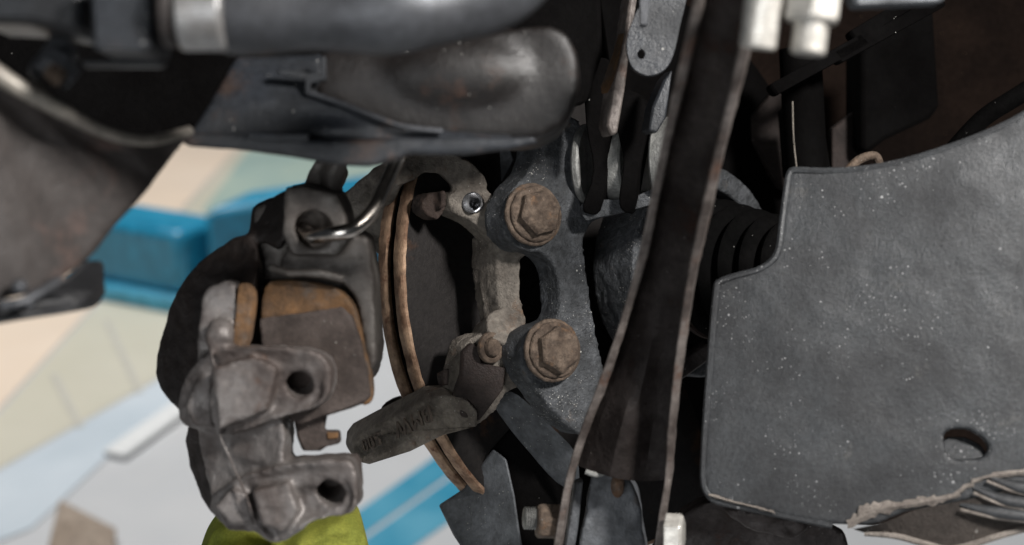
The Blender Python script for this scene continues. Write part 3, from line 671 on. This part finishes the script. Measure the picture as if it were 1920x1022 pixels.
# ------------------------------------------------------------------ stamped arm across the top
st = thing('stamped_arm', P(700, 300, 0.50), 'dark grey stamped suspension arm with rounded end across the top', 'suspension arm')
bm = NB()
slab(bm, [(600, 95), (760, 90), (900, 60), (1030, 45), (1075, 80), (1088, 140), (1078, 200), (1050, 240), (1000, 262), (900, 262), (760, 250), (660, 215), (590, 185)], 0.525, 0.05, FW, 3)
ball(bm, P(860, 150, 0.548), 0.045, 0.022, 0.030, FW)
cast('domed_end', bm, M['stamp_dark'], st, 0.0014, 26, None, 0.0008, 0.03)
bm = NB()
slab(bm, [(440, 108, 0.52), (600, 104, 0.52), (604, 150, 0.515), (578, 178, 0.510), (640, 196, 0.508), (760, 240, 0.506), (880, 252, 0.508), (960, 258, 0.51), (960, 272, 0.505), (880, 276, 0.502), (620, 285, 0.500), (400, 268, 0.503), (352, 255, 0.505), (395, 190, 0.512)], 0.5, 0.008, V(0, 1, 0.25))
slab(bm, [(332, 262), (352, 246), (480, 252), (620, 262), (760, 258), (900, 258), (1000, 258), (1012, 266), (960, 279), (880, 290), (800, 292), (765, 290), (735, 302), (690, 312), (640, 310), (560, 296), (480, 284), (350, 276)], 0.497, 0.010, V(0, 1, 0.05))
cast('lower_flange', bm, M['stamp'], st, 0.0012, 8, None, 0.0010, 0.03)
bm = NB(); tube(bm, curve3([(578, 174, 0.509), (640, 194, 0.507), (700, 218, 0.505), (760, 238, 0.504), (830, 246, 0.505)], 5), 0.0011, 8); obj('pressed_edge', bm, M['pipe'], st)
bm = NB(); tube(bm, curve3([(470, 255, 0.495), (520, 257, 0.493), (578, 258, 0.493)], 4), 0.0016, 8); obj('pressed_bead', bm, M['stamp'], st)
bm = NB(); slab(bm, [(520, 128), (600, 138), (600, 105), (610, 105), (611, 150), (582, 156), (580, 176), (572, 176), (572, 148), (520, 138)], 0.508, 0.003, FW); obj('step_edge', bm, M['stamp'], st, bevel=0.0005)

# ------------------------------------------------------------------ thick pipe at the very top and its mounts
tp = thing('stabiliser_pipe', P(600, 100, 0.42), 'thick blurred grey stabiliser pipe with bright sleeve across the top', 'pipe')
pr = curve3([(420, 22, 0.42), (520, 22, 0.42), (640, 22, 0.42), (760, 18, 0.42), (860, 2, 0.425), (950, -40, 0.43), (1020, -100, 0.435)], 6)
bm = NB(); tube(bm, pr, [0.0122 + 0.0008 * math.sin(i * 0.5) for i in range(len(pr))], 28); obj('pipe', bm, M['pipe'], tp)
bm = NB(); cyl(bm, P(340, 20, 0.415), RT, 0.0118, 0.0135); obj('bright_sleeve', bm, M['alu'], tp, bevel=0.001)
bm = NB(); cyl(bm, P(308, 18, 0.415), RT, 0.0112, 0.0042); obj('collar', bm, M['arm'], tp, bevel=0.001)
bm = NB(); slab(bm, [(166, -40), (284, -40), (284, 82), (270, 96), (172, 92)], 0.41, 0.025, FW); obj('clamp_block', bm, M['stamp'], tp, bevel=0.002)
bm = NB(); slab(bm, [(-60, -60), (158, -60), (152, 62), (110, 56), (50, 44), (-60, 40)], 0.42, 0.03, FW); obj('mount', bm, M['black'], tp, bevel=0.003)
bm = NB(); slab(bm, [(150, 110), (310, 112), (300, 124), (150, 124)], 0.43, 0.006, FW); obj('rail', bm, M['black'], tp, bevel=0.001)
mb = thing('mount_bolt', P(110, 140, 0.43), 'blurred grey hex bolt above the edge of the lower arm', 'bolt')
BD = V(-0.35, -0.55, -0.75).normalized()
bm = NB(); cyl(bm, P(122, 88, 0.45), BD, 0.0050, 0.014); obj('shank', bm, M['pipe'], mb, bevel=0.0008)
bm = NB(); prism(bm, P(118, 118, 0.444), BD, 0.0066, 0.006, 6, 0.4, 0.0006); obj('hex_head', bm, M['pipe'], mb, bevel=0.0004)
bm = NB(); cyl(bm, P(108, 134, 0.438), BD, 0.0032, 0.003); obj('stud_end', bm, M['bolt'], mb)
bm = NB(); slab(bm, [(-80, -200), (1120, -200), (1130, 100), (1100, 190), (1020, 215), (700, 150), (420, 250), (200, 262), (-80, 170)], 0.62, 0.01); tag(obj('cavity_shade', bm, M['tar_and_shade'], None, bevel=0.002), 'black sheet added behind the pipe and stamped arm for the cavity shade', 'cavity_shade')  # added black sheet, the cavity's shade put into its colour

# ------------------------------------------------------------------ lower control arm at the left
la = thing('control_arm', P(60, 600, 0.45), 'broad brown black control arm with pale curved edge at left', 'control arm')
bm = NB(); slab(bm, [(-120, 60, 0.42), (0, 145, 0.43), (60, 180, 0.435), (120, 212, 0.44), (180, 242, 0.45), (235, 260, 0.46), (350, 255, 0.49), (332, 282, 0.49), (290, 335, 0.48), (245, 392, 0.47), (200, 440, 0.465), (165, 485, 0.46), (120, 520, 0.45), (60, 555, 0.44), (-120, 600, 0.42)], 0.45, 0.012, V(0, 1, 0.3))
cast('web', bm, M['arm'], la, 0.0013, 8, None, 0.0010, 0.03)
pe = curve3([(-120, 55, 0.417), (0, 142, 0.427), (60, 178, 0.432), (120, 210, 0.437), (180, 240, 0.447), (235, 258, 0.457), (290, 262, 0.47), (355, 246, 0.488)], 6)
bm = NB(); tube(bm, pe, [0.0030 - 0.0012 * i / len(pe) for i in range(len(pe))], 12); obj('rolled_edge', bm, M['arm_edge'], la)
bm = NB(); slab(bm, [(-120, 580, 0.43), (40, 560, 0.44), (110, 525, 0.45), (164, 482, 0.46), (168, 552, 0.46), (150, 580, 0.455), (80, 592, 0.445), (0, 604, 0.44), (-120, 625, 0.43)], 0.45, 0.02, FW); obj('end_flange', bm, M['black'], la, bevel=0.002)
bm = NB(); tube(bm, curve3([(0, 572, 0.43), (40, 566, 0.432), (80, 545, 0.438), (115, 522, 0.445)], 4), 0.0016, 8); obj('weld_bead', bm, M['pipe'], la)
bm = NB(); ball(bm, P(36, 538, 0.432), 0.0032, 0.0024, 0.0024, UP); ball(bm, P(56, 572, 0.432), 0.002, 0.0014, 0.0012, UP); obj('rivet', bm, M['pipe'], la)

# ------------------------------------------------------------------ brake caliper hanging on the wire
ca = thing('brake_caliper', P(500, 1010, 0.58), 'worn cast iron brake caliper hanging on a wire hook', 'brake caliper')
HOLE_AX = V(0.28, -0.92, -0.22).normalized()
HB = P(590, 432, 0.572)
bm = NB()
slab(bm, [(478, 390), (545, 356), (638, 366), (652, 415), (688, 440), (700, 500), (704, 600), (709, 650), (700, 700), (688, 720), (640, 700), (640, 540), (480, 520), (440, 560), (440, 470), (470, 438)], 0.592, 0.030, FW)
slab(bm, [(534, 352), (560, 347), (632, 364), (648, 400), (655, 450), (630, 480), (545, 478), (528, 440)], 0.573, 0.03, V(0, 1, 0.1))
slab(bm, [(440, 470), (500, 500), (640, 520), (645, 700), (560, 785), (480, 760), (430, 700)], 0.600, 0.02, FW)
slab(bm, [(640, 430), (690, 445), (700, 520), (706, 620), (706, 680), (690, 700), (668, 560), (640, 530), (560, 515), (520, 500), (540, 460)], 0.580, 0.03, FW)
tube(bm, [P(504, 500, 0.572), P(540, 512, 0.568), P(600, 512, 0.568), P(645, 524, 0.57)], 0.002, 10)
bcut = NB(); cyl(bcut, HB + HOLE_AX * 0.008, -HOLE_AX, 0.0072, 0.024)
cast('piston_housing', bm, M['caliper'], ca, 0.0010, 8, bcut, 0.0008)
bm = NB()
slab(bm, [(470, 440, 0.588), (405, 465, 0.594), (348, 518, 0.602), (314, 588, 0.608), (290, 690, 0.608), (304, 736, 0.602), (345, 778, 0.59), (400, 800, 0.575), (440, 700, 0.568), (462, 640, 0.566), (472, 560, 0.568), (484, 500, 0.578)], 0.59, 0.035, FW, 2)
slab(bm, [(472, 388, 0.596), (540, 352, 0.588), (548, 430, 0.582), (520, 470, 0.585), (466, 440, 0.592)], 0.59, 0.02, FW)
slab(bm, [(352, 800, 0.60), (400, 790, 0.59), (420, 960, 0.585), (392, 960, 0.595), (364, 902, 0.60), (350, 850, 0.603)], 0.6, 0.03, FW, 2)
cast('outer_shell', bm, M['caliper_shade'], ca, 0.0011, 10, None, 0.0008)
bm = NB()
slab(bm, [(336, 786, 0.572), (338, 730, 0.57), (358, 690, 0.562), (395, 660, 0.556), (440, 652, 0.553), (500, 652, 0.552), (560, 655, 0.552), (600, 664, 0.552), (620, 695, 0.552), (616, 742, 0.552), (590, 766, 0.553), (530, 782, 0.555), (480, 800, 0.558), (420, 816, 0.562), (370, 808, 0.57)], 0.555, 0.028, FW, 2)
slab(bm, [(372, 690), (378, 560), (400, 535), (440, 530), (448, 640), (430, 690)], 0.564, 0.03, FW, 2)
slab(bm, [(372, 800, 0.575), (440, 790, 0.566), (528, 770, 0.562), (532, 868, 0.562), (560, 890, 0.562), (540, 960, 0.563), (420, 980, 0.57), (390, 900, 0.58)], 0.565, 0.026, FW, 2)
slab(bm, [(392, 950, 0.578), (430, 905, 0.566), (500, 880, 0.56), (560, 868, 0.556), (640, 864, 0.554), (664, 876, 0.554), (669, 950, 0.554), (640, 968, 0.555), (590, 976, 0.556), (556, 1000, 0.558), (520, 1020, 0.562), (495, 1008, 0.565), (470, 996, 0.566), (430, 994, 0.57)], 0.56, 0.026, FW, 2)
slab(bm, [(345, 770), (362, 720), (395, 690), (400, 800), (365, 800)], 0.562, 0.02, FW); slab(bm, [(402, 690), (470, 668), (520, 690), (500, 770), (408, 806)], 0.5505, 0.02, FW)
slab(bm, [(470, 920), (540, 905), (560, 960), (530, 1000), (490, 985)], 0.5545, 0.02, FW); slab(bm, [(400, 950), (436, 915), (466, 930), (478, 984), (432, 985)], 0.562, 0.02, FW); ball(bm, P(412, 630, 0.560), 0.006, 0.006, 0.007, UP)
tube(bm, curve3([(392, 640, 0.556), (402, 700, 0.553), (398, 760, 0.554), (412, 815, 0.56), (440, 880, 0.56), (462, 930, 0.557), (480, 980, 0.56), (512, 1016, 0.562)], 5), 0.0010, 8)
ecut = NB()
EA = V(-0.15, 1, 0.22).normalized()
for c in (P(562, 728, 0.552), P(621, 932, 0.554)):
    lathe(ecut, [(0, -0.006), (0.0086, -0.006), (0.0086, 0.0016), (0.0054, 0.0020), (0.0054, 0.024), (0, 0.024)], c, EA, 28)
cast('guide_ear', bm, M['caliper_ear'], ca, 0.0009, 3, ecut, 0.0008, 0.006)
bm = NB(); slab(bm, [(570, 345), (580, 318), (592, 300), (640, 302), (648, 322), (632, 352), (625, 375), (575, 372)], 0.60, 0.016, FW)
tube(bm, [P(625, 370, 0.6), P(622, 330, 0.6), P(634, 300, 0.6)], 0.0045, 12)
cast('hose_fitting', bm, M['caliper'], ca, 0.0009, 4, None, 0.0006)
bm = NB(); slab(bm, [(446, 532), (466, 538), (472, 560), (466, 610), (458, 648), (434, 652), (440, 590)], 0.5625, 0.004, V(0.6, 1, 0), 2); obj('rusty_shim', bm, M['rust'], ca, bevel=0.0008)

pd = thing('brake_pad', P(600, 790, 0.575), 'worn brake pad with rust orange top edge inside the caliper', 'brake pad')
bm = NB(); slab(bm, [(488, 600), (492, 552), (506, 528), (560, 526), (628, 540), (658, 566), (672, 600), (694, 700), (699, 742), (684, 760), (650, 740), (500, 640)], 0.574, 0.010, FW, 3)
cast('backing_plate', bm, M['rust'], pd, 0.0009, 4, None, 0.0005)
bm = NB(); slab(bm, [(486, 596, 0.568), (560, 588, 0.568), (640, 574, 0.568), (660, 592, 0.569), (676, 640, 0.57), (690, 700, 0.571), (695, 742, 0.571), (680, 756, 0.571), (620, 776, 0.569), (562, 796, 0.568), (545, 790, 0.568), (528, 770, 0.568), (490, 680, 0.568)], 0.568, 0.009, V(0, 1, -0.1))
cast('friction_block', bm, M['pad'], pd, 0.0009, 4, None, 0.0005)
bm = NB(); slab(bm, [(548, 776), (612, 776), (606, 808), (636, 808), (638, 832), (612, 838), (600, 846), (566, 846), (556, 820)], 0.576, 0.006, FW); obj('spring_clip', bm, M['pad'], pd, bevel=0.0012)
bm = NB(); slab(bm, [(612, 811), (634, 811), (633, 822), (614, 824)], 0.5752, 0.002, FW); obj('clip_rust', bm, M['rust'], pd, bevel=0.0005)

bm = NB(); tube(bm, curve3([(574, 408, 0.600), (572, 432, 0.585), (588, 444, 0.570), (625, 438, 0.562), (664, 428, 0.562), (700, 394, 0.568), (722, 350, 0.575), (740, 310, 0.58), (752, 280, 0.58), (768, 230, 0.58)], 8), 0.0030, 20)
tag(obj('wire_hook', bm, M['wire'], None), 'shiny bent steel wire hook through the caliper eye', 'wire hook')

# ------------------------------------------------------------------ yellow green cloth under the caliper
bm = NB(); n = 80
TOPL = spline([(372, 1040), (392, 985), (425, 950), (470, 958), (520, 985), (570, 968), (620, 950), (662, 944), (678, 970), (692, 1040)], 8, False)
grid = []
for i, tp_ in enumerate(TOPL):
    u = i / (len(TOPL) - 1); row = []
    for j in range(26):
        v = j / 25
        px = tp_[0] + (tp_[0] - 530) * 0.25 * v; py = tp_[1] + v * 150
        d = 0.665 - 0.045 * math.sin(math.pi * u) ** 0.7 * min(1, 0.25 + v * 2.2)
        w = 0.009 * (abs(math.sin(u * 13 + v * 4 + 2.5 * noise.noise(Vector((u * 4, v * 2, 0.3))))) - 0.5) * (0.3 + 0.7 * min(1, v * 3)) + noise.noise(Vector((u * 16, v * 6 + u * 9, 2.0))) * 0.003
        row.append(bm.verts.new(P(px, py, d + w)))
    grid.append(row)
for a_, b_ in zip(grid, grid[1:]):
    for j in range(25): bm.faces.new((a_[j], b_[j], b_[j + 1], a_[j + 1]))
bmesh.ops.solidify(bm, geom=bm.faces[:], thickness=0.0015)
tag(obj('yellow_cloth', bm, M['cloth'], None), 'wrinkled yellow green cloth below the hanging caliper', 'cloth')
